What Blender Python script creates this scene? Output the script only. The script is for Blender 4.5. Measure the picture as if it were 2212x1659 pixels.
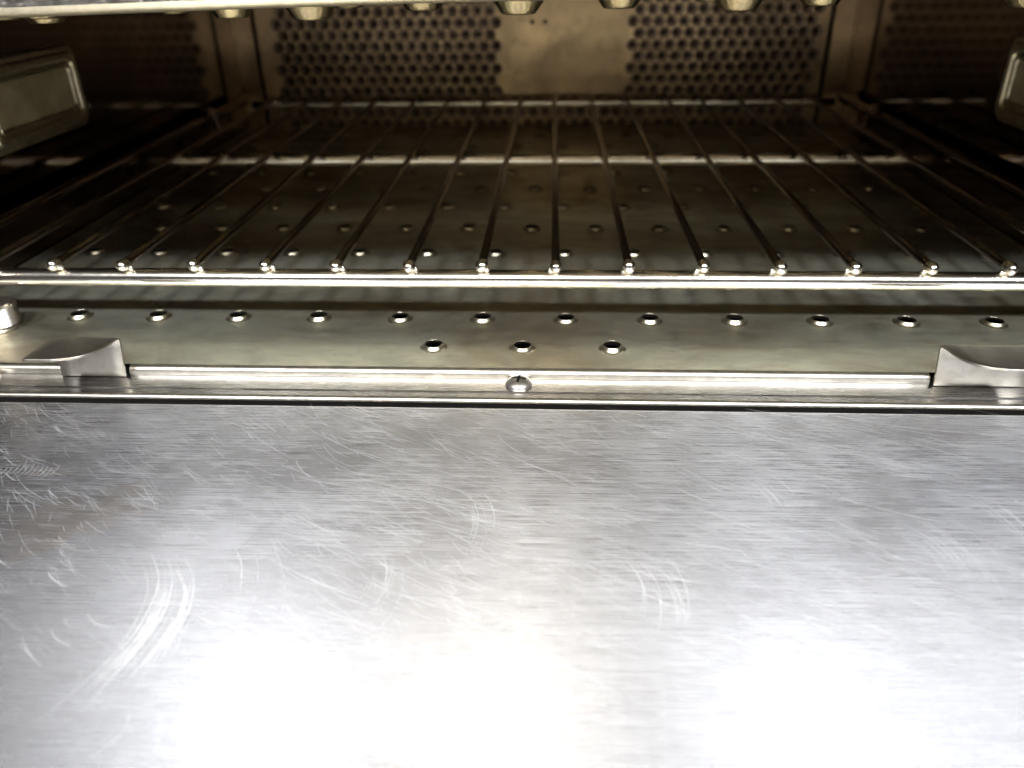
import bpy, bmesh, math, random
from mathutils import Vector, Matrix
from mathutils.geometry import delaunay_2d_cdt

random.seed(7)
for o in list(bpy.data.objects):
    bpy.data.objects.remove(o)
scene = bpy.context.scene
col = scene.collection

# All measures below are in millimetres of the oven; Z0 lifts the rack plane above the origin.
Z0 = 83.9
def P(x, y, z):
    return Vector((x / 1000, y / 1000, (z + Z0) / 1000))

# ------------------------------------------------------------------ camera
cam_d = bpy.data.cameras.new('camera')
cam = bpy.data.objects.new('camera', cam_d)
col.objects.link(cam)
scene.camera = cam
pitch, yaw, roll = 0.5065, 0.0567, -0.0158
fwd = Vector((-math.sin(yaw) * math.cos(pitch), math.cos(yaw) * math.cos(pitch), -math.sin(pitch)))
rgt = Vector((math.cos(yaw), math.sin(yaw), 0))
upv = rgt.cross(fwd)
R2 = rgt * math.cos(roll) + upv * math.sin(roll)
U2 = -rgt * math.sin(roll) + upv * math.cos(roll)
m = Matrix((R2, U2, -fwd)).transposed().to_4x4()
m.translation = P(-0.7, 0, 95.97)
cam.matrix_world = m
cam_d.sensor_fit = 'HORIZONTAL'
cam_d.sensor_width = 36
cam_d.lens = 36 * 1713.9 / 2212
cam_d.clip_start = 0.005
cam_d.clip_end = 50
cam_d.dof.use_dof = True
cam_d.dof.focus_distance = 0.236
cam_d.dof.aperture_fstop = 11.0

# ------------------------------------------------------------------ world and lamps
w = bpy.data.worlds.new('World')
scene.world = w
w.use_nodes = True
bg = w.node_tree.nodes['Background']
bg.inputs['Color'].default_value = (1.0, 0.86, 0.70, 1)
bg.inputs['Strength'].default_value = 0.05

def lamp(name, dirx, dist, power, size, color, elev=1.0):
    """a ceiling lamp in front of the oven, aimed at the oven opening"""
    tgt = P(-12, 240, 20)
    d = Vector((dirx, -1.0, elev)).normalized()
    ld = bpy.data.lights.new(name, 'AREA')
    ld.shape = 'DISK'
    ld.size = size
    ld.energy = power
    ld.color = color
    o = bpy.data.objects.new(name, ld)
    col.objects.link(o)
    o.location = tgt + d * dist
    o.rotation_euler = (-d).to_track_quat('-Z', 'Y').to_euler()
    return o
lamp('ceiling_lamp', -0.08, 1.7, 38, 0.12, (1.0, 0.96, 0.87))
lamp('ceiling_lamp', 0.44, 1.9, 42, 0.18, (0.93, 0.96, 1.0))
lamp('ceiling_lamp', -0.56, 1.9, 44, 0.18, (0.93, 0.96, 1.0))
lamp('ceiling_lamp', 0.90, 2.1, 34, 0.20, (0.93, 0.96, 1.0))

vs = scene.view_settings
vs.view_transform = 'Standard'
vs.look = 'None'
vs.exposure = 0.02
vs.gamma = 1.0
scene.render.engine = 'CYCLES'
scene.cycles.max_bounces = 10
scene.cycles.glossy_bounces = 8

# ------------------------------------------------------------------ material helpers
class NT:
    def __init__(self, name):
        self.m = bpy.data.materials.new(name)
        self.m.use_nodes = True
        self.t = self.m.node_tree
        self.b = self.t.nodes['Principled BSDF']
    def n(self, kind, **kw):
        nd = self.t.nodes.new(kind)
        for k, v in kw.items():
            setattr(nd, k, v)
        return nd
    def l(self, a, b):
        self.t.links.new(a, b)
    def coords(self, scale=(1, 1, 1), loc=(0, 0, 0), rot=(0, 0, 0)):
        tc = self.n('ShaderNodeTexCoord')
        mp = self.n('ShaderNodeMapping')
        mp.inputs['Scale'].default_value = scale
        mp.inputs['Location'].default_value = loc
        mp.inputs['Rotation'].default_value = rot
        self.l(tc.outputs['Object'], mp.inputs['Vector'])
        return mp.outputs['Vector']
    def noise(self, vec, scale, detail=3, rough=0.5, dist=0.0):
        nd = self.n('ShaderNodeTexNoise')
        nd.inputs['Scale'].default_value = scale
        nd.inputs['Detail'].default_value = detail
        nd.inputs['Roughness'].default_value = rough
        nd.inputs['Distortion'].default_value = dist
        self.l(vec, nd.inputs['Vector'])
        return nd.outputs['Fac']
    def ramp(self, fac, stops):
        r = self.n('ShaderNodeValToRGB')
        el = r.color_ramp.elements
        while len(el) < len(stops):
            el.new(0.5)
        for e, (p, c) in zip(el, stops):
            e.position = p
            e.color = (c, c, c, 1) if isinstance(c, (int, float)) else tuple(c) + (1,)
        self.l(fac, r.inputs['Fac'])
        return r.outputs['Color']
    def mix(self, fac, a, b, mode='MIX'):
        x = self.n('ShaderNodeMix', data_type='RGBA', blend_type=mode)
        for s, v in ((x.inputs[0], fac), (x.inputs[6], a), (x.inputs[7], b)):
            if isinstance(v, (int, float)):
                s.default_value = v
            elif isinstance(v, tuple):
                s.default_value = v + (1,)
            else:
                self.l(v, s)
        return x.outputs[2]
    def math(self, op, a, b=0.0, clamp=False):
        x = self.n('ShaderNodeMath', operation=op, use_clamp=clamp)
        for s, v in ((x.inputs[0], a), (x.inputs[1], b)):
            if isinstance(v, (int, float)):
                s.default_value = v
            else:
                self.l(v, s)
        return x.outputs[0]
    def maprange(self, v, a, b, c, d):
        x = self.n('ShaderNodeMapRange')
        self.l(v, x.inputs['Value'])
        for k, q in zip(('From Min', 'From Max', 'To Min', 'To Max'), (a, b, c, d)):
            x.inputs[k].default_value = q
        return x.outputs['Result']
    def bump(self, h, strength, dist):
        b = self.n('ShaderNodeBump')
        b.inputs['Strength'].default_value = strength
        b.inputs['Distance'].default_value = dist
        self.l(h, b.inputs['Height'])
        self.l(b.outputs['Normal'], self.b.inputs['Normal'])
        return b
    def tangent(self, v):
        c = self.n('ShaderNodeCombineXYZ')
        for i in range(3):
            c.inputs[i].default_value = v[i]
        self.l(c.outputs[0], self.b.inputs['Tangent'])

def set_in(b, **kw):
    for k, v in kw.items():
        b.inputs[k.replace('_', ' ')].default_value = v

def brushed_steel(name, base, rough, aniso, tangent, grain=(40, 9000, 1), stain=False, bump=0.35, lobes=None):
    M = NT(name)
    set_in(M.b, Metallic=1.0)
    M.b.inputs['Anisotropic'].default_value = aniso
    M.tangent(tangent)
    v = M.coords(grain)
    fine = M.noise(v, 1.0, 2, 0.6)
    v2 = M.coords((grain[0] * 0.35, grain[1] * 0.3, grain[2]))
    broad = M.noise(v2, 1.0, 3, 0.6)
    g = M.math('ADD', M.math('MULTIPLY', fine, 0.72), M.math('MULTIPLY', broad, 0.28))
    cloud = M.noise(M.coords((1, 1, 1)), 22, 4, 0.55, 0.5)
    c0 = M.ramp(g, [(0.34, tuple(x * 0.66 for x in base)), (0.52, base), (0.68, tuple(min(1, x * 1.35) for x in base))])
    c1 = M.mix(M.maprange(cloud, 0.35, 0.7, 0.0, 0.22), c0, tuple(x * 0.8 for x in base))
    if stain:
        # dried brown drips and a pale lime spot near the hinge corner
        def blob(cx, cy, rx, ry, sc, seed):
            vv = M.coords((1000 / rx, 1000 / ry, 0), (-(cx + 13) / rx, -(cy - 207) / ry, 0))
            ln = M.n('ShaderNodeVectorMath', operation='LENGTH')
            M.l(vv, ln.inputs[0])
            nz = M.noise(M.coords((1, 1, 1), (seed, 0, 0)), sc, 5, 0.65, 0.6)
            edge = M.math('ADD', M.math('SUBTRACT', 1.0, ln.outputs['Value']), M.maprange(nz, 0.3, 0.7, -0.75, 0.35))
            return M.maprange(edge, 0.0, 0.55, 0.0, 1.0)
        s1 = blob(-114, 155, 12, 15, 110, 0.3)
        s2 = blob(-127, 148, 19, 16, 100, 1.7)
        s3 = blob(-136, 171, 9, 3.5, 420, 2.9)
        c1 = M.mix(M.math('MULTIPLY', s1, 0.26), c1, (0.50, 0.38, 0.25))
        c1 = M.mix(M.math('MULTIPLY', s2, 0.26), c1, (0.54, 0.43, 0.31))
        c1 = M.mix(M.math('MULTIPLY', s3, 0.6), c1, (0.75, 0.73, 0.70))
        met = M.math('SUBTRACT', 1.0, M.math('MULTIPLY', M.math('ADD', M.math('ADD', s1, s2), M.math('MULTIPLY', s3, 1.6), True), 0.4), True)
    M.l(c1, M.b.inputs['Base Color'])
    rr = M.math('ADD', M.maprange(g, 0.3, 0.7, rough - 0.07, rough + 0.07), M.maprange(cloud, 0.3, 0.7, -0.04, 0.04))
    M.l(rr, M.b.inputs['Roughness'])
    bp = M.bump(g, bump, 0.00006)
    if lobes:
        # brushing leaves a tight polished lobe and a wide one from the torn grooves
        b2 = M.n('ShaderNodeBsdfPrincipled')
        set_in(b2, Metallic=1.0)
        b2.inputs['Anisotropic'].default_value = lobes[1]
        for sock in ('Base Color', 'Normal', 'Tangent'):
            M.l(M.b.inputs[sock].links[0].from_socket, b2.inputs[sock])
        M.l(M.math('ADD', rr, lobes[0]), b2.inputs['Roughness'])
        if len(lobes) > 3:
            b2.inputs['Metallic'].default_value = lobes[3]
        mx = M.n('ShaderNodeMixShader')
        mx.inputs[0].default_value = lobes[2]
        M.l(M.b.outputs[0], mx.inputs[1])
        M.l(b2.outputs[0], mx.inputs[2])
        M.l(mx.outputs[0], M.t.nodes['Material Output'].inputs['Surface'])
    return M.m

def worn_steel(name, base, tint, rough, var=0.10, scale=14, bump=0.15, stretch=(1, 1, 1), dark=0.55, film=None):
    """rolled sheet clouded by heat and grease"""
    M = NT(name)
    set_in(M.b, Metallic=1.0)
    v = M.coords(stretch)
    a = M.noise(v, scale, 5, 0.6, 0.8)
    b = M.noise(v, scale * 4.3, 4, 0.6, 0.3)
    c = M.mix(M.maprange(a, 0.38, 0.66, 0.0, 1.0), base, tint)
    c = M.mix(M.maprange(b, 0.5, 0.75, 0.0, 0.7), c, tuple(x * dark for x in base))
    if film:
        fl = M.noise(v, film[1], 5, 0.62, 1.2)
        c = M.mix(M.maprange(fl, 0.42, 0.62, 0.0, film[2]), c, film[0])
    M.l(c, M.b.inputs['Base Color'])
    M.l(M.maprange(M.math('ADD', M.math('MULTIPLY', a, 0.6), M.math('MULTIPLY', b, 0.4)), 0.3, 0.7, rough - var, rough + var), M.b.inputs['Roughness'])
    M.bump(M.noise(v, scale * 0.8, 3, 0.5), bump, 0.0012)
    return M.m

def plain(name, base, rough, metal=0.0, noise=60):
    M = NT(name)
    set_in(M.b, Metallic=metal, Roughness=rough)
    a = M.noise(M.coords(), noise, 4, 0.6)
    M.l(M.mix(M.maprange(a, 0.3, 0.7, 0, 1), base, tuple(x * 0.7 for x in base)), M.b.inputs['Base Color'])
    return M.m

MAT = {}
MAT['door'] = brushed_steel('brushed_door_steel', (0.56, 0.56, 0.585), 0.255, 0.935, (0, 1, 0), (60, 7800, 1), stain=True, bump=0.8, lobes=(0.22, 0.93, 0.06))
MAT['sill'] = brushed_steel('brushed_sill_steel', (0.50, 0.49, 0.49), 0.25, 0.45, (0, 1, 0), (60, 2600, 1), bump=0.2)
MAT['edge'] = plain('bright_cut_steel', (0.62, 0.58, 0.50), 0.30, 1.0, 300)
MAT['plate'] = worn_steel('stained_plate_steel', (0.78, 0.78, 0.67), (0.52, 0.53, 0.44), 0.40, 0.08, 26, 0.12, (1, 2.0, 1), 0.55, ((0.30, 0.21, 0.11), 9, 0.5))
MAT['nozzle'] = worn_steel('pressed_nozzle_steel', (0.52, 0.48, 0.38), (0.42, 0.38, 0.30), 0.30, 0.05, 60, 0.0)
MAT['straw'] = plain('straw_tinted_steel', (0.80, 0.70, 0.48), 0.34, 1.0, 200)
MAT['gold'] = worn_steel('heat_gilded_nozzle', (0.56, 0.46, 0.28), (0.44, 0.36, 0.22), 0.18, 0.04, 60, 0.0)
MAT['fascia'] = brushed_steel('fascia_steel', (0.92, 0.91, 0.90), 0.26, 0.82, (0, 0, 1), (40, 1, 4000), lobes=(0.33, 0.5, 0.45, 0.0))
MAT['rack'] = worn_steel('browned_rack_wire', (0.24, 0.19, 0.155), (0.17, 0.13, 0.105), 0.17, 0.05, 90, 0.02)
MAT['rail'] = worn_steel('rack_rail_steel', (0.90, 0.86, 0.78), (0.80, 0.75, 0.66), 0.16, 0.04, 120, 0.02)
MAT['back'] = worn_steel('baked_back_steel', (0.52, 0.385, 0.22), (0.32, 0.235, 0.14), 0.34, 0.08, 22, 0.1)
MAT['funnel'] = worn_steel('dark_brown_steel', (0.24, 0.175, 0.135), (0.185, 0.135, 0.10), 0.50, 0.06, 30, 0.0)  # darker and browner than the sheet around the holes
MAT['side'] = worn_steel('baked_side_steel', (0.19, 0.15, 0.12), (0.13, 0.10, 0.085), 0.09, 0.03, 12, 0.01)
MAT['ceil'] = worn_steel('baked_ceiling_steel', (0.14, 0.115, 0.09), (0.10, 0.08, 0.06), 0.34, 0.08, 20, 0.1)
MAT['black'] = plain('black_void', (0.006, 0.005, 0.005), 0.8)
MAT['shade'] = plain('black_shade_paint', (0.004, 0.0035, 0.003), 0.95)  # near-black, stands in for shade in the sill gap and screw cross
MAT['shade'].node_tree.nodes['Principled BSDF'].inputs['Specular IOR Level'].default_value = 0.08
MAT['screw'] = worn_steel('screw_steel', (0.70, 0.67, 0.64), (0.56, 0.52, 0.47), 0.33, 0.05, 200, 0.0)
MAT['knob'] = worn_steel('knurled_steel', (0.60, 0.56, 0.50), (0.50, 0.45, 0.40), 0.30, 0.05, 200, 0.0)
MAT['tab'] = worn_steel('tab_steel', (0.35, 0.325, 0.28), (0.29, 0.265, 0.225), 0.35, 0.06, 60, 0.05)
MAT['scratch'] = plain('scratch_bright_steel', (0.94, 0.94, 0.96), 0.53, 0.72, 500)
MAT['frame'] = worn_steel('lamp_frame_steel', (0.56, 0.50, 0.37), (0.44, 0.39, 0.28), 0.40, 0.06, 60, 0.0)
MAT['crumb'] = plain('burnt_crumb', (0.06, 0.035, 0.02), 0.7, 0, 900)
M = NT('lamp_glass')
set_in(M.b, Roughness=0.25, IOR=1.47)
M.b.inputs['Transmission Weight'].default_value = 0.45
gl = M.noise(M.coords(), 60, 4, 0.6)
M.l(M.ramp(gl, [(0.3, (0.22, 0.17, 0.095)), (0.7, (0.46, 0.38, 0.23))]), M.b.inputs['Base Color'])
MAT['glass'] = M.m
M = NT('embossed_fascia_steel')
set_in(M.b, Metallic=1.0, Roughness=0.27)
M.b.inputs['Base Color'].default_value = (0.60, 0.55, 0.48, 1)
vor = M.n('ShaderNodeTexVoronoi', feature='SMOOTH_F1')
vor.inputs['Scale'].default_value = 1.0
M.l(M.coords((300, 300, 560)), vor.inputs['Vector'])
cc = M.noise(M.coords(), 50, 3)
M.l(M.mix(M.maprange(cc, 0.35, 0.65, 0, 1), (0.64, 0.60, 0.54), (0.52, 0.47, 0.42)), M.b.inputs['Base Color'])
M.bump(vor.outputs['Distance'], 0.5, 0.0012)
MAT['emboss'] = M.m

# ------------------------------------------------------------------ mesh helpers
def empty(name, loc, parent=None):
    o = bpy.data.objects.new(name, None)
    col.objects.link(o)
    o.location = loc
    o.empty_display_size = 0.02
    if parent:
        o.parent = parent
    return o

def world_loc(o):
    v = Vector(o.location)
    while o.parent:
        o = o.parent
        v += Vector(o.location)
    return v

def link(name, me, parent, origin):
    o = bpy.data.objects.new(name, me)
    col.objects.link(o)
    if parent:
        o.parent = parent
        o.location = origin - world_loc(parent)
    else:
        o.location = origin
    return o

def build(name, verts, faces, mat, parent=None, smooth=False, origin=None, mats=None, fmat=None, bevel=0, keep=False):
    """verts in oven millimetres -> mesh object whose origin sits at `origin` (oven mm)"""
    vs_ = [P(*v) for v in verts]
    if origin is None:
        lo = [min(v[i] for v in vs_) for i in range(3)]
        hi = [max(v[i] for v in vs_) for i in range(3)]
        org = Vector(((lo[0] + hi[0]) / 2, (lo[1] + hi[1]) / 2, lo[2]))
    else:
        org = P(*origin)
    if keep:
        org = Vector((0, 0, 0))
    me = bpy.data.meshes.new(name)
    me.from_pydata([v - org for v in vs_], [], faces)
    for mm in (mats or [mat]):
        me.materials.append(mm)
    if fmat:
        me.polygons.foreach_set('material_index', fmat)
    bm = bmesh.new()
    bm.from_mesh(me)
    bmesh.ops.recalc_face_normals(bm, faces=bm.faces)
    if bevel:
        bmesh.ops.bevel(bm, geom=list(bm.edges), offset=bevel / 1000, segments=2, profile=0.6, affect='EDGES')
    bm.to_mesh(me)
    bm.free()
    if smooth:
        me.shade_smooth()
    return link(name, me, parent, org)

def box(x0, x1, y0, y1, z0, z1):
    v = [(x, y, z) for z in (z0, z1) for y in (y0, y1) for x in (x0, x1)]
    f = [(0, 2, 3, 1), (4, 5, 7, 6), (0, 1, 5, 4), (2, 6, 7, 3), (0, 4, 6, 2), (1, 3, 7, 5)]
    return v, f

def join(*parts):
    V, F = [], []
    for v, f in parts:
        n = len(V)
        V += v
        F += [tuple(i + n for i in q) for q in f]
    return V, F

def revolve(profile, segs=24, c=(0, 0, 0), cap_top=False, cap_bot=False, axis='Z'):
    """profile: list of (r, h)"""
    V, F = [], []
    for r, h in profile:
        for k in range(segs):
            a = 2 * math.pi * k / segs
            if axis == 'Z':
                V.append((c[0] + r * math.cos(a), c[1] + r * math.sin(a), c[2] + h))
            elif axis == 'Y':
                V.append((c[0] + r * math.cos(a), c[1] + h, c[2] + r * math.sin(a)))
            else:
                V.append((c[0] + h, c[1] + r * math.cos(a), c[2] + r * math.sin(a)))
    for i in range(len(profile) - 1):
        for k in range(segs):
            a, b = i * segs + k, i * segs + (k + 1) % segs
            F.append((a, b, b + segs, a + segs))
    if cap_bot:
        F.append(tuple(range(segs))[::-1])
    if cap_top:
        n = (len(profile) - 1) * segs
        F.append(tuple(range(n, n + segs)))
    return V, F

def extrude_x(profile, x0, x1, n=1, closed=False):
    """profile of (y, z) swept along x"""
    V, F = [], []
    k = len(profile)
    for i in range(n + 1):
        x = x0 + (x1 - x0) * i / n
        V += [(x, y, z) for y, z in profile]
    for i in range(n):
        for j in range(k if closed else k - 1):
            a, b = i * k + j, i * k + (j + 1) % k
            F.append((a, b, b + k, a + k))
    if closed:
        F.append(tuple(range(k))[::-1])
        F.append(tuple(range(n * k, n * k + k)))
    return V, F

def tube(pts, r, segs=10):
    V, F = [], []
    pts = [Vector(p) for p in pts]
    prev = None
    for i, p in enumerate(pts):
        d = (pts[min(i + 1, len(pts) - 1)] - pts[max(i - 1, 0)]).normalized()
        u = d.cross(Vector((0, 0, 1)))
        if u.length < 0.05:
            u = d.cross(Vector((0, 1, 0)))
        u.normalize()
        if prev and u.dot(prev) < 0:
            u = -u
        prev = u
        w_ = u.cross(d).normalized()
        rr = r[i] if isinstance(r, (list, tuple)) else r
        for k in range(segs):
            a = 2 * math.pi * k / segs
            V.append(tuple(p + (u * math.cos(a) + w_ * math.sin(a)) * rr))
    for i in range(len(pts) - 1):
        for k in range(segs):
            a, b = i * segs + k, i * segs + (k + 1) % segs
            F.append((a, b, b + segs, a + segs))
    F.append(tuple(range(segs))[::-1])
    n = (len(pts) - 1) * segs
    F.append(tuple(range(n, n + segs)))
    return V, F

def holed_sheet(rect, holes, segs):
    """flat 2-D sheet with round holes (cx, cy, r): verts 2-D, faces"""
    x0, x1, y0, y1 = rect
    pts = [Vector((x0, y0)), Vector((x1, y0)), Vector((x1, y1)), Vector((x0, y1))]
    edges = [(0, 1), (1, 2), (2, 3), (3, 0)]
    for cx, cy, r in holes:
        n = len(pts)
        for k in range(segs):
            a = 2 * math.pi * k / segs
            pts.append(Vector((cx + r * math.cos(a), cy + r * math.sin(a))))
            edges.append((n + k, n + (k + 1) % segs))
    vo, eo, fo, *_ = delaunay_2d_cdt(pts, edges, [], 0, 1e-5)
    cell = 12.0
    grid = {}
    for h in holes:
        grid.setdefault((int(h[0] // cell), int(h[1] // cell)), []).append(h)
    faces = []
    for f in fo:
        cx = sum(vo[i].x for i in f) / len(f)
        cy = sum(vo[i].y for i in f) / len(f)
        gx, gy = int(cx // cell), int(cy // cell)
        inside = False
        for i in (-1, 0, 1):
            for j in (-1, 0, 1):
                for hx, hy, hr in grid.get((gx + i, gy + j), ()):
                    if (cx - hx) ** 2 + (cy - hy) ** 2 < (hr * 0.995) ** 2 * math.cos(math.pi / segs) ** 2:
                        inside = True
        if not inside:
            faces.append(tuple(f))
    return [(v.x, v.y) for v in vo], faces

# ================================================================== the oven
XL, XR = -234.0, 208.0          # side walls
YB = 618.0                      # back panel
ZF, ZC = -24.0, 84.5            # jet plate, ceiling plate
oven = empty('countertop_oven', P(-13, 400, -70))
oven['label'] = 'stainless steel oven seen through its opening, brushed drop-down door lying open in front'
oven['category'] = 'oven'

# ---- door
DZ = -28.0
prof = [(-160, DZ - 30), (-160, DZ - 1), (-159.7, DZ - 0.3), (-159, DZ), (207.1, DZ), (207.8, DZ - 0.2), (208.2, DZ - 0.8), (208.3, DZ - 30)]
v, f = extrude_x(prof, -280, 254, 1, True)
door = build('door', v, f, MAT['door'], oven, origin=(-13, 207, DZ - 30))

def strip(path, width, z):
    """thin tapered scratch along a smoothed path"""
    pts = []
    n = len(path)
    for i in range(n - 1):
        p0, p1, p2, p3 = path[max(i - 1, 0)], path[i], path[i + 1], path[min(i + 2, n - 1)]
        for s in range(5):
            t = s / 5
            pts.append(tuple(0.5 * (2 * p1[k] + (p2[k] - p0[k]) * t + (2 * p0[k] - 5 * p1[k] + 4 * p2[k] - p3[k]) * t * t + (3 * p1[k] - p0[k] - 3 * p2[k] + p3[k]) * t ** 3) for k in (0, 1)))
    pts.append(path[-1])
    V, F = [], []
    m_ = len(pts)
    for i, p in enumerate(pts):
        a, b = pts[max(i - 1, 0)], pts[min(i + 1, m_ - 1)]
        dx, dy = b[0] - a[0], b[1] - a[1]
        L = math.hypot(dx, dy) or 1
        t = i / (m_ - 1)
        hw = width * 0.5 * (0.12 + 0.88 * math.sin(math.pi * min(1, max(0, t))) ** 0.6)
        V.append((p[0] - dy / L * hw, p[1] + dx / L * hw, z))
        V.append((p[0] + dy / L * hw, p[1] - dx / L * hw, z))
    for i in range(m_ - 1):
        F.append((2 * i, 2 * i + 1, 2 * i + 3, 2 * i + 2))
    return V, F

def arc(cx, cy, r, a0, a1, n=5):
    return [(cx + r * math.cos(math.radians(a0 + (a1 - a0) * i / n)), cy + r * math.sin(math.radians(a0 + (a1 - a0) * i / n))) for i in range(n + 1)]

parts = []
zz = DZ + 0.012
rnd = random.Random(3)
def add_scr(path, wd):
    global zz
    parts.append(strip(path, wd, zz + rnd.random() * 0.012))
# short wiping arcs, dense on the left third, curving down and to the right
def rand_arc(x, y, r, a0, span, wd):
    mx = math.radians(a0 + span / 2)
    add_scr(arc(x - r * math.cos(mx), y - r * math.sin(mx), r, a0, a0 + span), wd)
for i in range(1050):
    x = -178 + rnd.random() ** 1.6 * 260
    y = 98 + rnd.random() ** 0.75 * 107
    wd = rnd.uniform(0.022, 0.06) if rnd.random() < 0.95 else rnd.uniform(0.07, 0.12)
    rand_arc(x, y, rnd.uniform(12, 42), rnd.gauss(222, 11), rnd.uniform(6, 30), wd)
# long flat sweeps on the right and centre
for i in range(620):
    rand_arc(rnd.uniform(-60, 158), rnd.uniform(112, 206), rnd.uniform(45, 170), rnd.gauss(243, 9), rnd.uniform(2, 15), rnd.uniform(0.025, 0.07) if rnd.random() < 0.88 else rnd.uniform(0.07, 0.12))
# arcs bulging to the right, gathered in wiping bundles
for cx, cy, r0, n, a in ((20, 128, 16, 9, 5), (-42, 130, 16, 7, 0), (88, 138, 22, 9, 20), (110, 150, 30, 6, 10), (55, 160, 18, 5, 25), (-20, 152, 20, 5, 8), (128, 120, 18, 7, 15)):
    for i in range(n):
        add_scr(arc(cx - r0 + rnd.gauss(0, 0.6), cy + rnd.gauss(0, 1.5), r0 + i * rnd.uniform(1.0, 1.9), a - rnd.uniform(8, 32), a + rnd.uniform(6, 30), 6), rnd.uniform(0.04, 0.13))
# the big swirl at the left: sweeps that bulge right and trail off to the lower left
SW = [[(-94.1, 139.7), (-89.1, 132.5), (-87.0, 127.7), (-85.9, 120.6), (-86.1, 112.2), (-88.1, 105.4), (-90.0, 100.6), (-92.4, 95.1)],
      [(-89.3, 140.6), (-83.3, 130.6), (-81.3, 122.0), (-81.8, 114.6), (-83.1, 107.8), (-84.9, 100.8), (-85.6, 96.4)],
      [(-85.7, 137.0), (-80.2, 129.3), (-77.7, 120.9), (-77.9, 114.2), (-77.9, 108.0), (-78.6, 104.7)]]
for base in SW:
    for i in range(9):
        dx, dy = rnd.uniform(-2.2, 2.6), rnd.uniform(-3, 2)
        a = rnd.randint(0, 2)
        b = len(base) - rnd.randint(0, 2)
        seg = [(px + dx, py + dy) for px, py in base[a:b]]
        if len(seg) > 2:
            add_scr(seg, rnd.uniform(0.05, 0.16) if i else 0.20)
for path in ([(-72.9, 95.9), (-70.5, 91.3), (-70.1, 86.2)], [(-78.2, 95.7), (-77.6, 91.1), (-81.4, 86.1)], [(-75.2, 141.9), (-71.3, 136.0), (-68.3, 126.4)],
             [(-71.0, 142.0), (-67.0, 134.7), (-64.4, 123.3)], [(-67.4, 145.3), (-61.5, 134.9), (-58.5, 126.7), (-57.5, 120.3)],
             [(-126.3, 176.4), (-121.2, 172.4), (-116.9, 171.0), (-107.1, 170.8)], [(-99.5, 120.1), (-96.0, 117.1), (-90.7, 115.8)],
             [(-115.2, 132.3), (-112.1, 129.6), (-107.8, 127.4)], [(-105.0, 115.6), (-102.0, 112.7), (-97.0, 110.3)]):
    add_scr(path, rnd.uniform(0.06, 0.14))
# fine ticks by the lime spot
for i in range(12):
    x = -152 + i * 1.4
    add_scr(arc(x - 6, 171 + rnd.uniform(-1, 1), 7, -22, 24, 4), 0.07)
v, f = join(*parts)
scr = build('scratches', v, f, MAT['scratch'], door)
scr['kind'] = 'stuff'
build('long_scratch', *strip([(-74.9, 137.0), (-71.0, 148.4), (-62.9, 161.6)], 0.10, DZ + 0.03), MAT['funnel'], door)

# ---- sill with screws
prof = [(232, -27), (216.4, -27), (216.0, -27.15), (215.6, -27.35), (213.1, -27.35), (212.4, -27.5), (211.95, -27.9), (211.85, -28.4)]
v, f = extrude_x(prof, XL - 20, XR + 20, 1)
sill = build('front_sill', v, f, MAT['sill'], oven, smooth=False)
mod = sill
# the rounded front edge catches the light
v, f = extrude_x([(212.9, -27.30), (212.45, -27.38), (212.0, -27.65), (211.72, -28.1), (211.65, -28.6)], XL - 20, XR + 20, 1)
build('rounded_edge', v, f, MAT['edge'], sill, smooth=True)

def screw(x, y, rot):
    s = empty('screw', P(x, y, -27), sill)
    s.location = P(x, y, -27) - world_loc(sill)
    R, H = 4.3, 2.4
    prof = [(R - 0.1, -0.2), (R, 0.25)]
    for i in range(1, 8):
        a = i / 8 * math.pi / 2
        prof.append((R * math.cos(a), 0.25 + (H - 0.25) * math.sin(a)))
    prof.append((0.02, H))
    # plain domed head; the cross is laid on top below
    V, F = revolve(prof, 64, (x, y, -27), cap_top=True)
    V2 = []
    c, sn = math.cos(rot), math.sin(rot)
    head = build('screw_head', V, F, MAT['screw'], s, smooth=True, origin=(x, y, -27))
    # cross recess painted on: two black strips over the crown stand for its shade
    for k in range(2):
        a = rot + k * math.pi / 2
        pts = []
        Vb, Fb = [], []
        for i in range(9):
            t = -2.3 + 4.6 * i / 8
            zt = 0.25 + (H - 0.25) * math.sqrt(max(0, 1 - (t / R) ** 2)) + 0.04 + 0.01 * k
            for side in (-0.42, 0.42):
                Vb.append((x + t * math.cos(a) - side * math.sin(a), y + t * math.sin(a) + side * math.cos(a), -27 + zt))
        for i in range(8):
            Fb.append((2 * i, 2 * i + 1, 2 * i + 3, 2 * i + 2))
        build('slot_shade', Vb, Fb, MAT['shade'], s)
    return s
screw(-11.1, 221.2, 1.45)
screw(-187.0, 221.0, 0.5)

# gap below the sill: its shade painted as added black strips
v, f = box(XL - 20, XR + 20, 211.95, 214, -50, -28.6)
build('sill_gap_shade', v, f, MAT['shade'], oven)
v, f = extrude_x([(208.6, -36), (211.7, -36)], XL - 20, XR + 20, 1)
build('gap_floor_shade', v, f, MAT['shade'], oven)

# ---- walls
def sheet_wall(name, x, side, parent):
    t = 2.0 * side
    v, f = box(min(x, x + t), max(x, x + t), 212, 632, -60, 92)
    return build(name, v, f, MAT['side'], parent)
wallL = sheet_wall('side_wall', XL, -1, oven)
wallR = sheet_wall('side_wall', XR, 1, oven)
v, f = box(XL - 2, XR + 2, 212.5, 632, -62, -60.1)
build('drip_pan', v, f, MAT['black'], oven)
v, f = box(XL - 2, XR + 2, 632.2, 634, -62, 92)
build('rear_casing', v, f, MAT['black'], oven)
v, f = box(XL - 40, XR + 40, 228, 634, 92.2, 94)
build('top_casing', v, f, MAT['black'], oven)

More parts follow.
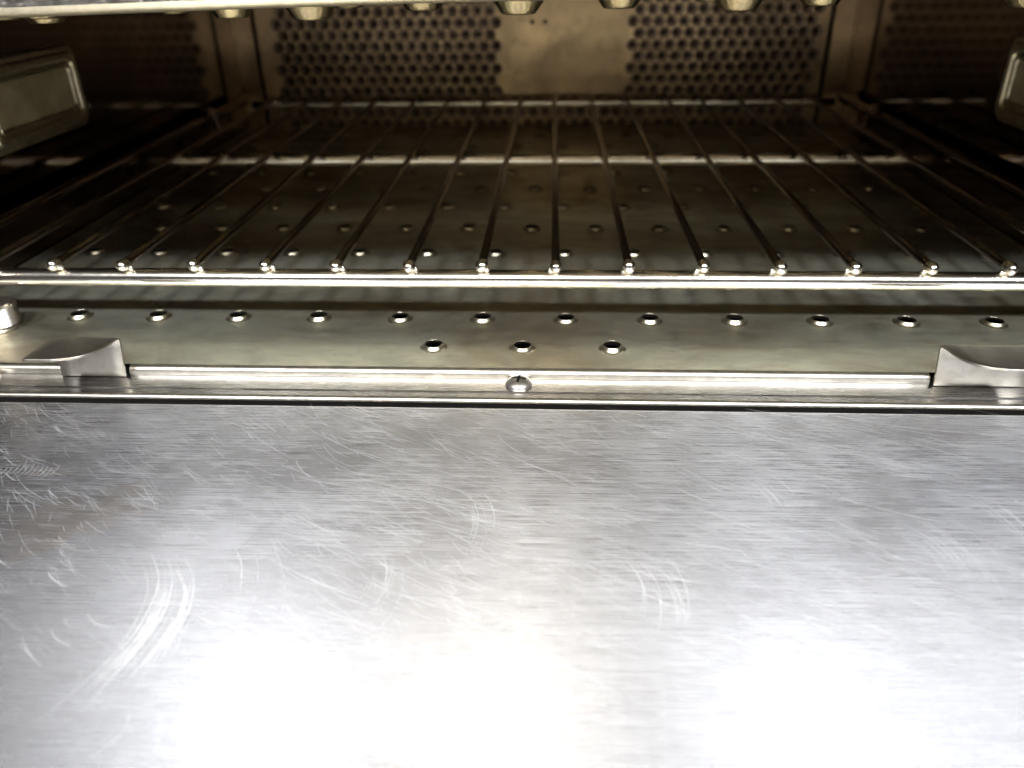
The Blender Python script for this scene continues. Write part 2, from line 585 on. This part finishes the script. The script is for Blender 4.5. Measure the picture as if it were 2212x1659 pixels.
# rounded fascia above the opening; the thin sheet sags towards the left
def bow(x):
    return -2.4 * min(1.3, max(0.0, (-x - 5) / 130)) ** 1.3
prof = [(228, 90), (226, 85.4), (224, 84.0), (221.5, 83.4), (219.5, 83.7), (218.2, 84.6), (217.7, 86.0)]
v, f = extrude_x(prof, XL - 40, XR + 40, 40)
v = [(x, y, z + bow(x)) for x, y, z in v]
fascia = build('fascia', v, f, MAT['straw'], oven, smooth=True)
v, f = extrude_x([(217.7, 86.0), (217.7, 91.5)], XL - 40, XR + 40, 40)
v = [(x, y, z + bow(x)) for x, y, z in v]
build('embossed_band', v, f, MAT['emboss'], fascia)
v, f = extrude_x([(217.75, 87.5), (217.6, 91.5), (217.2, 92.2), (217.2, 178), (217.9, 179), (228, 179), (228, 92)], XL - 40, XR + 40, 1)
build('control_panel', v, f, MAT['fascia'], fascia)

for x0, x1 in ((XL - 40, XL - 2.3), (XR + 2.3, XR + 40)):
    v, f = box(x0, x1, 214.5, 230, -50, 82.5)
    build('door_jamb', v, f, MAT['sill'], oven)

# ---- perforated back panel
PX, PZ = 8.87, 7.72
holes = []
row = 0
z = 54.8 + 3 * PZ
rowi = -3
while z > -26:
    off = -47.7 if rowi % 2 == 0 else -47.7 + PX / 2
    k = math.ceil((-207 - off) / PX)
    x = off + k * PX
    while x <= 183:
        if not (z > -3 and -40 < x < 50):
            holes.append((x, z, 4.25))
        x += PX
    z -= PZ
    rowi += 1
SEG = 12
extra = [(-17.2, 47.2, 1.6), (-8.2, 47.2, 1.6)]
v2, f2 = holed_sheet((-217.6, 190.6, -30, 91), holes + extra, SEG)
V = [(a, YB, b) for a, b in v2]
F = list(f2)
FM = [0] * len(F)
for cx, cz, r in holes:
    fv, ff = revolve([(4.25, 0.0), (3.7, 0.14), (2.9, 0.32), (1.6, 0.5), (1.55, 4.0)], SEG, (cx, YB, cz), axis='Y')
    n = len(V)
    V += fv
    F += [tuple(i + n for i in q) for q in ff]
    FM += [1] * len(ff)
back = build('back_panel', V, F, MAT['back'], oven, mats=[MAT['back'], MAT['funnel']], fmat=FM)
for x0, x1 in ((XL, -220.6), (193.6, XR)):
    v, f = box(x0 + 0.1, x1 - 0.1, YB - 0.5, YB + 3, -30, 91.5)
    build('corner_strip', v, f, MAT['back'], oven)

# ---- ceiling plate with pressed nozzles
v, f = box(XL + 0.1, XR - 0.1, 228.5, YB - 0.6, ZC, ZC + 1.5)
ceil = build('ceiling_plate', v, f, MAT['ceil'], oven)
prof = [(12.0, 0.05), (10.0, -0.3), (8.4, -1.2), (7.2, -2.6), (6.2, -4.0), (5.4, -5.1), (5.0, -5.6), (4.7, -5.85), (4.4, -5.7), (4.3, -4.5), (4.2, -0.6), (0.05, -0.5)]
nz_pos = [(-152, 250), (-71.5, 250), (-11.3, 250), (50.5, 250), (130, 250)]
rows = [(268, -41.5), (291, -70.0)]
for y, x0 in rows:
    k = -3
    while x0 + 60 * k < XR - 20:
        if x0 + 60 * k > XL + 20:
            nz_pos.append((x0 + 60 * k, y))
        k += 1
yy = 314
t = 0
while yy < 600:
    k = -3
    x0 = -41.5 if t % 2 == 0 else -71.5
    while x0 + 60 * k < XR - 20:
        if x0 + 60 * k > XL + 20:
            nz_pos.append((x0 + 60 * k, yy))
        k += 1
    yy += 23
    t += 1
first = None
for x, y in nz_pos:
    if first is None:
        V, F = revolve(prof, 24, (x, y, ZC))
        first = build('ceiling_nozzle', V, F, MAT['gold'], ceil, smooth=True, origin=(x, y, ZC))
    else:
        o = first.copy()
        col.objects.link(o)
        o.location = P(x, y, ZC + bow(x) * 0.85) - world_loc(ceil)
        o.scale = (1, 1, 1 + rnd.uniform(-0.05, 0.05))

# ---- oven lamps on the side walls
def rrect(y0, y1, z0, z1, r, n=6):
    pts = []
    for cy, cz, a0 in ((y1 - r, z1 - r, 0), (y0 + r, z1 - r, 90), (y0 + r, z0 + r, 180), (y1 - r, z0 + r, 270)):
        for i in range(n + 1):
            a = math.radians(a0 + 90 * i / n)
            pts.append((cy + r * math.cos(a), cz + r * math.sin(a)))
    return pts

def loft_x(loops, cap=True):
    V, F = [], []
    n = len(loops[0][1])
    for x, pts in loops:
        V += [(x, y, z) for y, z in pts]
    for i in range(len(loops) - 1):
        for k in range(n):
            a, b = i * n + k, i * n + (k + 1) % n
            F.append((a, b, b + n, a + n))
    if cap:
        m_ = (len(loops) - 1) * n
        F.append(tuple(range(m_, m_ + n)))
    return V, F

def oven_lamp(x, s, wall):
    """s: +1 faces +x"""
    y0, y1, z0, z1 = 322, 400, 20.5, 57.5
    L = empty('oven_lamp', P(x, (y0 + y1) / 2, z0), wall)
    L.location = P(x, (y0 + y1) / 2, z0) - world_loc(wall)
    # stepped frame
    def R(d, rad):
        return rrect(y0 + d, y1 - d, z0 + d, z1 - d, rad)
    loops = [(x + s * 0.1, R(0, 6)), (x + s * 1.6, R(0.2, 6)), (x + s * 2.1, R(0.8, 5.5)), (x + s * 2.2, R(2.6, 5)),
             (x + s * 3.6, R(3.2, 4.5)), (x + s * 4.0, R(3.8, 4.2)), (x + s * 4.1, R(5.4, 3.8)), (x + s * 3.6, R(6.2, 3.4)), (x + s * 2.3, R(6.6, 3.2)), (x + s * 2.2, R(7.6, 3.0)), (x + s * 2.9, R(8.0, 2.8)), (x + s * 2.8, R(8.8, 2.6)), (x + s * 1.0, R(9.2, 2.4))]
    V, F = loft_x(loops, False)
    build('lamp_frame', V, F, MAT['frame'], L, smooth=False)
    V, F = loft_x([(x + s * 0.3, R(8.9, 2.4)), (x + s * 0.35, R(11, 2))], True)
    build('reflector', V, F, MAT['frame'], L)
    loops = [(x + s * 0.8, R(9.25, 2.3)), (x + s * 1.5, R(9.25, 2.3)), (x + s * 1.9, R(9.8, 2.0)), (x + s * 2.1, R(11.2, 1.6)), (x + s * 2.2, R(13, 1.4))]
    V, F = loft_x(loops, True)
    n = len(loops[0][1])
    F.append(tuple(range(n))[::-1])
    build('glass_cover', V, F, MAT['glass'], L, smooth=False)
oven_lamp(XL, 1, wallL)
oven_lamp(XR, -1, wallR)

# ---- rack ledges and hold-down clips
for x, s, wll in ((XL, 1, wallL), (XR, -1, wallR)):
    v, f = box(min(x, x + s * 9), max(x, x + s * 9), 262, 600, -4.0, -2.7)
    build('rack_ledge', v, f, MAT['side'], wll)
    cx = x + s * 13.5
    pts = [(x + s * 0.2, 524, 4.8), (cx - s * 3, 524, 4.8), (cx - s * 1, 524, 4.0), (cx, 524, 2.2), (cx, 524, -6), (cx, 524, -17)]
    V, F = tube(pts, 1.8, 12)
    build('rack_clip', V, F, MAT['rack'], wll, smooth=True)

# ================================================================== jet plate
jet = empty('jet_plate', P(-13, 418, -27))
jet['label'] = 'stained steel bottom plate pierced by rows of raised round holes, under the wire rack'
jet['category'] = 'oven plate'
HS = 30.29
floor_n = []
xB = -10.65
for k in (-1, 0, 1):
    floor_n.append((xB + HS * k, 241.2))
yy, t = 264.4, 0
while yy < 600:
    base = 4.2 if t % 2 == 0 else 4.2 - HS / 2
    k = -8
    while k < 8:
        x = base + HS * k
        if XL + 22 < x < XR - 18:
            floor_n.append((x, yy))
        k += 1
    yy += 35.0
    t += 1
NSEG = 20
RO = 4.7
v2, f2 = holed_sheet((XL + 1, XR - 1, 226.6, YB - 1), [(x, y, RO) for x, y in floor_n], NSEG)
plate = build('plate_sheet', [(a, b, ZF) for a, b in v2], f2, MAT['plate'], jet, keep=True)
prof = [(RO, 0.0), (4.4, 0.05), (4.05, 0.2), (3.75, 0.5), (3.5, 0.9), (3.3, 1.22), (3.15, 1.40), (3.0, 1.45), (2.9, 1.37), (2.95, 1.2), (3.3, 0.5), (4.0, -0.4), (4.6, -0.9)]
first = None
for x, y in floor_n:
    if first is None:
        V, F = revolve(prof, NSEG, (x, y, ZF))
        first = build('nozzle', V, F, MAT['nozzle'], jet, smooth=True, origin=(x, y, ZF))
    else:
        o = first.copy()
        col.objects.link(o)
        o.location = P(x, y, ZF) - world_loc(jet)
        o.rotation_euler = (0, 0, rnd.uniform(0, 6.28))
        o.scale = (1, 1, rnd.uniform(0.86, 1.12))
# folded front edge, interrupted by the two lift tabs
prof = [(226.6, ZF), (225.8, ZF - 0.12), (225.1, ZF - 0.55), (224.65, ZF - 1.25), (224.5, ZF - 2.0), (224.5, ZF - 2.9)]
TABS = [(-162.2, -140.4), (118.6, 143.2)]
for x0, x1 in ((XL + 1, TABS[0][0]), (TABS[0][1] + 0.6, TABS[1][0] - 0.6), (TABS[1][1], XR - 1)):
    v, f = extrude_x(prof, x0, x1, 1)
    build('folded_edge', v, f, MAT['edge'], jet, smooth=True)

def lift_tab(x0, x1, inner):
    """upright strip folded forward into a leaf; `inner` = +1 when the rounded corner is at x1"""
    th = 0.8
    N = 14
    # side profile (y, z): up the wall, through the bend, out along the leaf
    path = [(223.6, -26.9), (224.2, -22), (224.9, -18), (225.4, -15.6)]
    for i in range(1, 6):
        a = math.radians(i * 18)
        path.append((224.2 + 1.2 * math.cos(a) , -14.6 + 1.4 * math.sin(a)))
    wall_n = len(path)
    for i in range(1, N + 1):
        path.append((224.2 - 16.6 * i / N, -13.2 + 0.5 * i / N))
    # width along the path: the leaf's inner corner is cut by a big radius
    V, F = [], []
    nx = 6
    L = []
    for i, (y, z) in enumerate(path):
        cut = 0.0
        if i >= wall_n - 1:
            t = (i - wall_n + 1) / N
            cut = 0.4 + 12.0 * (1 - math.sqrt(max(0.0, 1 - (max(0, t) ** 1.35) ** 2))) if t < 1 else 12.4
            cut = min(cut, 9.5 * t ** 1.6 + 3.6 * t ** 6)
        a, b = x0, x1
        if inner > 0:
            b -= cut
        else:
            a += cut
        L.append((a, b))
    def layer(off):
        out = []
        for i, (y, z) in enumerate(path):
            p0, p1 = path[max(i - 1, 0)], path[min(i + 1, len(path) - 1)]
            dy, dz = p1[0] - p0[0], p1[1] - p0[1]
            l = math.hypot(dy, dz)
            ny, nz = -dz / l, dy / l
            a, b = L[i]
            for k in range(nx + 1):
                out.append((a + (b - a) * k / nx, y + ny * off, z + nz * off))
        return out
    A, B = layer(0.0), layer(th)
    m_ = nx + 1
    V = A + B
    n = len(A)
    rws = len(path)
    for i in range(rws - 1):
        for k in range(nx):
            q = i * m_ + k
            F.append((q, q + 1, q + 1 + m_, q + m_))
            F.append((q + n, q + m_ + n, q + 1 + m_ + n, q + 1 + n))
        for k in (0, nx):
            q = i * m_ + k
            F.append((q, q + m_, q + m_ + n, q + n))
    for i in (0, rws - 1):
        for k in range(nx):
            q = i * m_ + k
            F.append((q, q + 1, q + 1 + n, q + n))
    o = build('lift_tab', V, F, MAT['tab'], jet, smooth=True, origin=((x0 + x1) / 2, 224, -27))
    md = o.modifiers.new('bevel', 'BEVEL')
    md.width = 0.0002
    md.segments = 2
    md.limit_method = 'ANGLE'
    md.angle_limit = math.radians(40)
    return o
lift_tab(TABS[0][0], TABS[0][1], 1)
lift_tab(TABS[1][0], TABS[1][1] + 4, -1)

# knurled thumbscrew at the left end of the plate
ts = empty('thumbscrew', P(-201, 253, ZF), jet)
ts.location = P(-201, 253, ZF) - world_loc(jet)
V, F = revolve([(5.2, 0.05), (5.9, 0.3), (6.1, 0.9), (5.6, 1.4), (4.6, 1.6)], 40, (-201, 253, ZF))
build('collar', V, F, MAT['knob'], ts, smooth=True)
V, F = [], []
S_, Rn = 56, 18
for j in range(Rn + 1):
    h = 1.6 + 8.6 * j / Rn
    rb = 7.0
    if j == 0: rb = 5.4
    if j == 1: rb = 6.3
    if j == Rn - 1: rb = 6.6
    if j == Rn: rb = 6.1
    for k in range(S_):
        kn = 0.22 if (1 < j < Rn - 1) and (j + k) % 2 == 0 else 0.0
        a = 2 * math.pi * k / S_
        V.append((-201 + (rb + kn) * math.cos(a), 253 + (rb + kn) * math.sin(a), ZF + h))
for j in range(Rn):
    for k in range(S_):
        a, b = j * S_ + k, j * S_ + (k + 1) % S_
        F.append((a, b, b + S_, a + S_))
F.append(tuple(range(Rn * S_, Rn * S_ + S_)))
build('knurled_head', V, F, MAT['knob'], ts)

# ================================================================== wire rack
rack = empty('wire_rack', P(-12.5, 430, -8))
rack['label'] = 'steel wire oven rack of parallel rods welded on three cross rails inside the oven'
rack['category'] = 'oven rack'
def rail(y, z, r, x0, x1):
    pts = [(x0 + (x1 - x0) * i / 24, y, z) for i in range(25)]
    V, F = tube(pts, r, 20)
    return build('cross_rail', V, F, MAT['rail'], rack, smooth=True)
rail(257.2, -5.4, 3.25, -226, 201)
rail(428.0, -5.1, 3.3, -226, 201)
rail(599.5, -5.0, 2.9, -222, 197)
V, F = [], []
prof = [(1.45, 2.4), (1.55, 3.2), (1.55, 348.5), (1.2, 349.6), (0.05, 350)]
tip_prof = [(0.05, -0.2), (0.8, -0.1), (1.45, 0.2), (1.95, 0.8), (2.25, 1.7), (2.3, 2.5), (2.1, 3.4), (1.78, 4.4), (1.7, 4.5)]
tip = None
first = None
for k in range(-8, 8):
    x = 25.0 * k
    if first is None:
        V, F = revolve(prof, 16, (x, 252.6, 0.1), axis='Y')
        first = o = build('rod', V, F, MAT['rack'], rack, smooth=True, origin=(x, 252.6, 0.1))
        V, F = revolve(tip_prof, 20, (x, 252.6, 0.1), axis='Y')
        tip = build('rod_tip', V, F, MAT['rail'], first, smooth=True, origin=(x, 252.6, 0.1))
    else:
        o = first.copy()
        col.objects.link(o)
        o.location = P(x + rnd.uniform(-0.35, 0.35), 252.6 + rnd.uniform(-0.5, 0.5), 0.1 + rnd.uniform(-0.15, 0.15)) - world_loc(rack)
        o.rotation_euler = (rnd.gauss(0, 0.0006), 0, rnd.gauss(0, 0.0022))
        c = tip.copy()
        col.objects.link(c)
        c.parent = o
        c.rotation_euler = (0, rnd.uniform(0, 6.28), 0)
        c.scale = (rnd.uniform(0.88, 1.08), rnd.uniform(0.9, 1.2), rnd.uniform(0.9, 1.08))
bead = None
for o in [q for q in rack.children if q.name.startswith('rod')]:
    sgn = -1 if o.location.x > 0 else 1
    if bead is None:
        base = (0, 0, 0)
        V, F = revolve([(0.05, -1.2), (0.7, -0.9), (1.05, -0.3), (1.05, 0.3), (0.7, 0.9), (0.05, 1.2)], 12, (0, 0, -Z0), axis='X')
        me = bpy.data.meshes.new('weld_bead')
        me.from_pydata([P(*q) for q in V], [], F)
        me.materials.append(MAT['rail'])
        me.shade_smooth()
        bead = me
    wb = bpy.data.objects.new('weld_bead', bead)
    col.objects.link(wb)
    wb.parent = o
    wb.location = (sgn * rnd.uniform(1.4, 2.1) / 1000, rnd.uniform(3.0, 4.2) / 1000, -rnd.uniform(1.3, 1.9) / 1000)
    wb.rotation_euler = (0, rnd.uniform(-0.4, 0.4), rnd.uniform(-0.6, 0.6))
for x in (-225.5, 200.5):
    V, F = tube([(x, 254, 0), (x, 256, 0), (x, 430, 0), (x, 598, 0), (x, 602, 0)], 2.5, 16)
    build('side_rod', V, F, MAT['rack'], rack, smooth=True)

# ================================================================== crumbs on the sill
parts = []
def crumb(x, y, z, r):
    V = []
    for sx, sy, sz in ((1, 0, 0), (-1, 0, 0), (0, 1, 0), (0, -1, 0), (0, 0, 1), (0, 0, -0.4)):
        q = r * rnd.uniform(0.6, 1.3)
        V.append((x + sx * q, y + sy * q, z + 0.35 * r + sz * q * 0.8))
    return V, [(0, 2, 4), (2, 1, 4), (1, 3, 4), (3, 0, 4), (2, 0, 5), (1, 2, 5), (3, 1, 5), (0, 3, 5)]
for cx, sp, n in ((-13, 8, 16), (13, 5, 10), (128, 10, 22), (60, 90, 14), (-100, 80, 10)):
    for i in range(n):
        parts.append(crumb(cx + rnd.gauss(0, 1) * sp * 0.6, 215.4 + abs(rnd.gauss(0, 0.9)), -27, rnd.uniform(0.07, 0.20)))
v, f = join(*parts)
cr = build('crumbs', v, f, MAT['crumb'])
cr['kind'] = 'stuff'
cr['label'] = 'tiny burnt crumbs scattered along the polished front sill'
cr['category'] = 'crumbs'
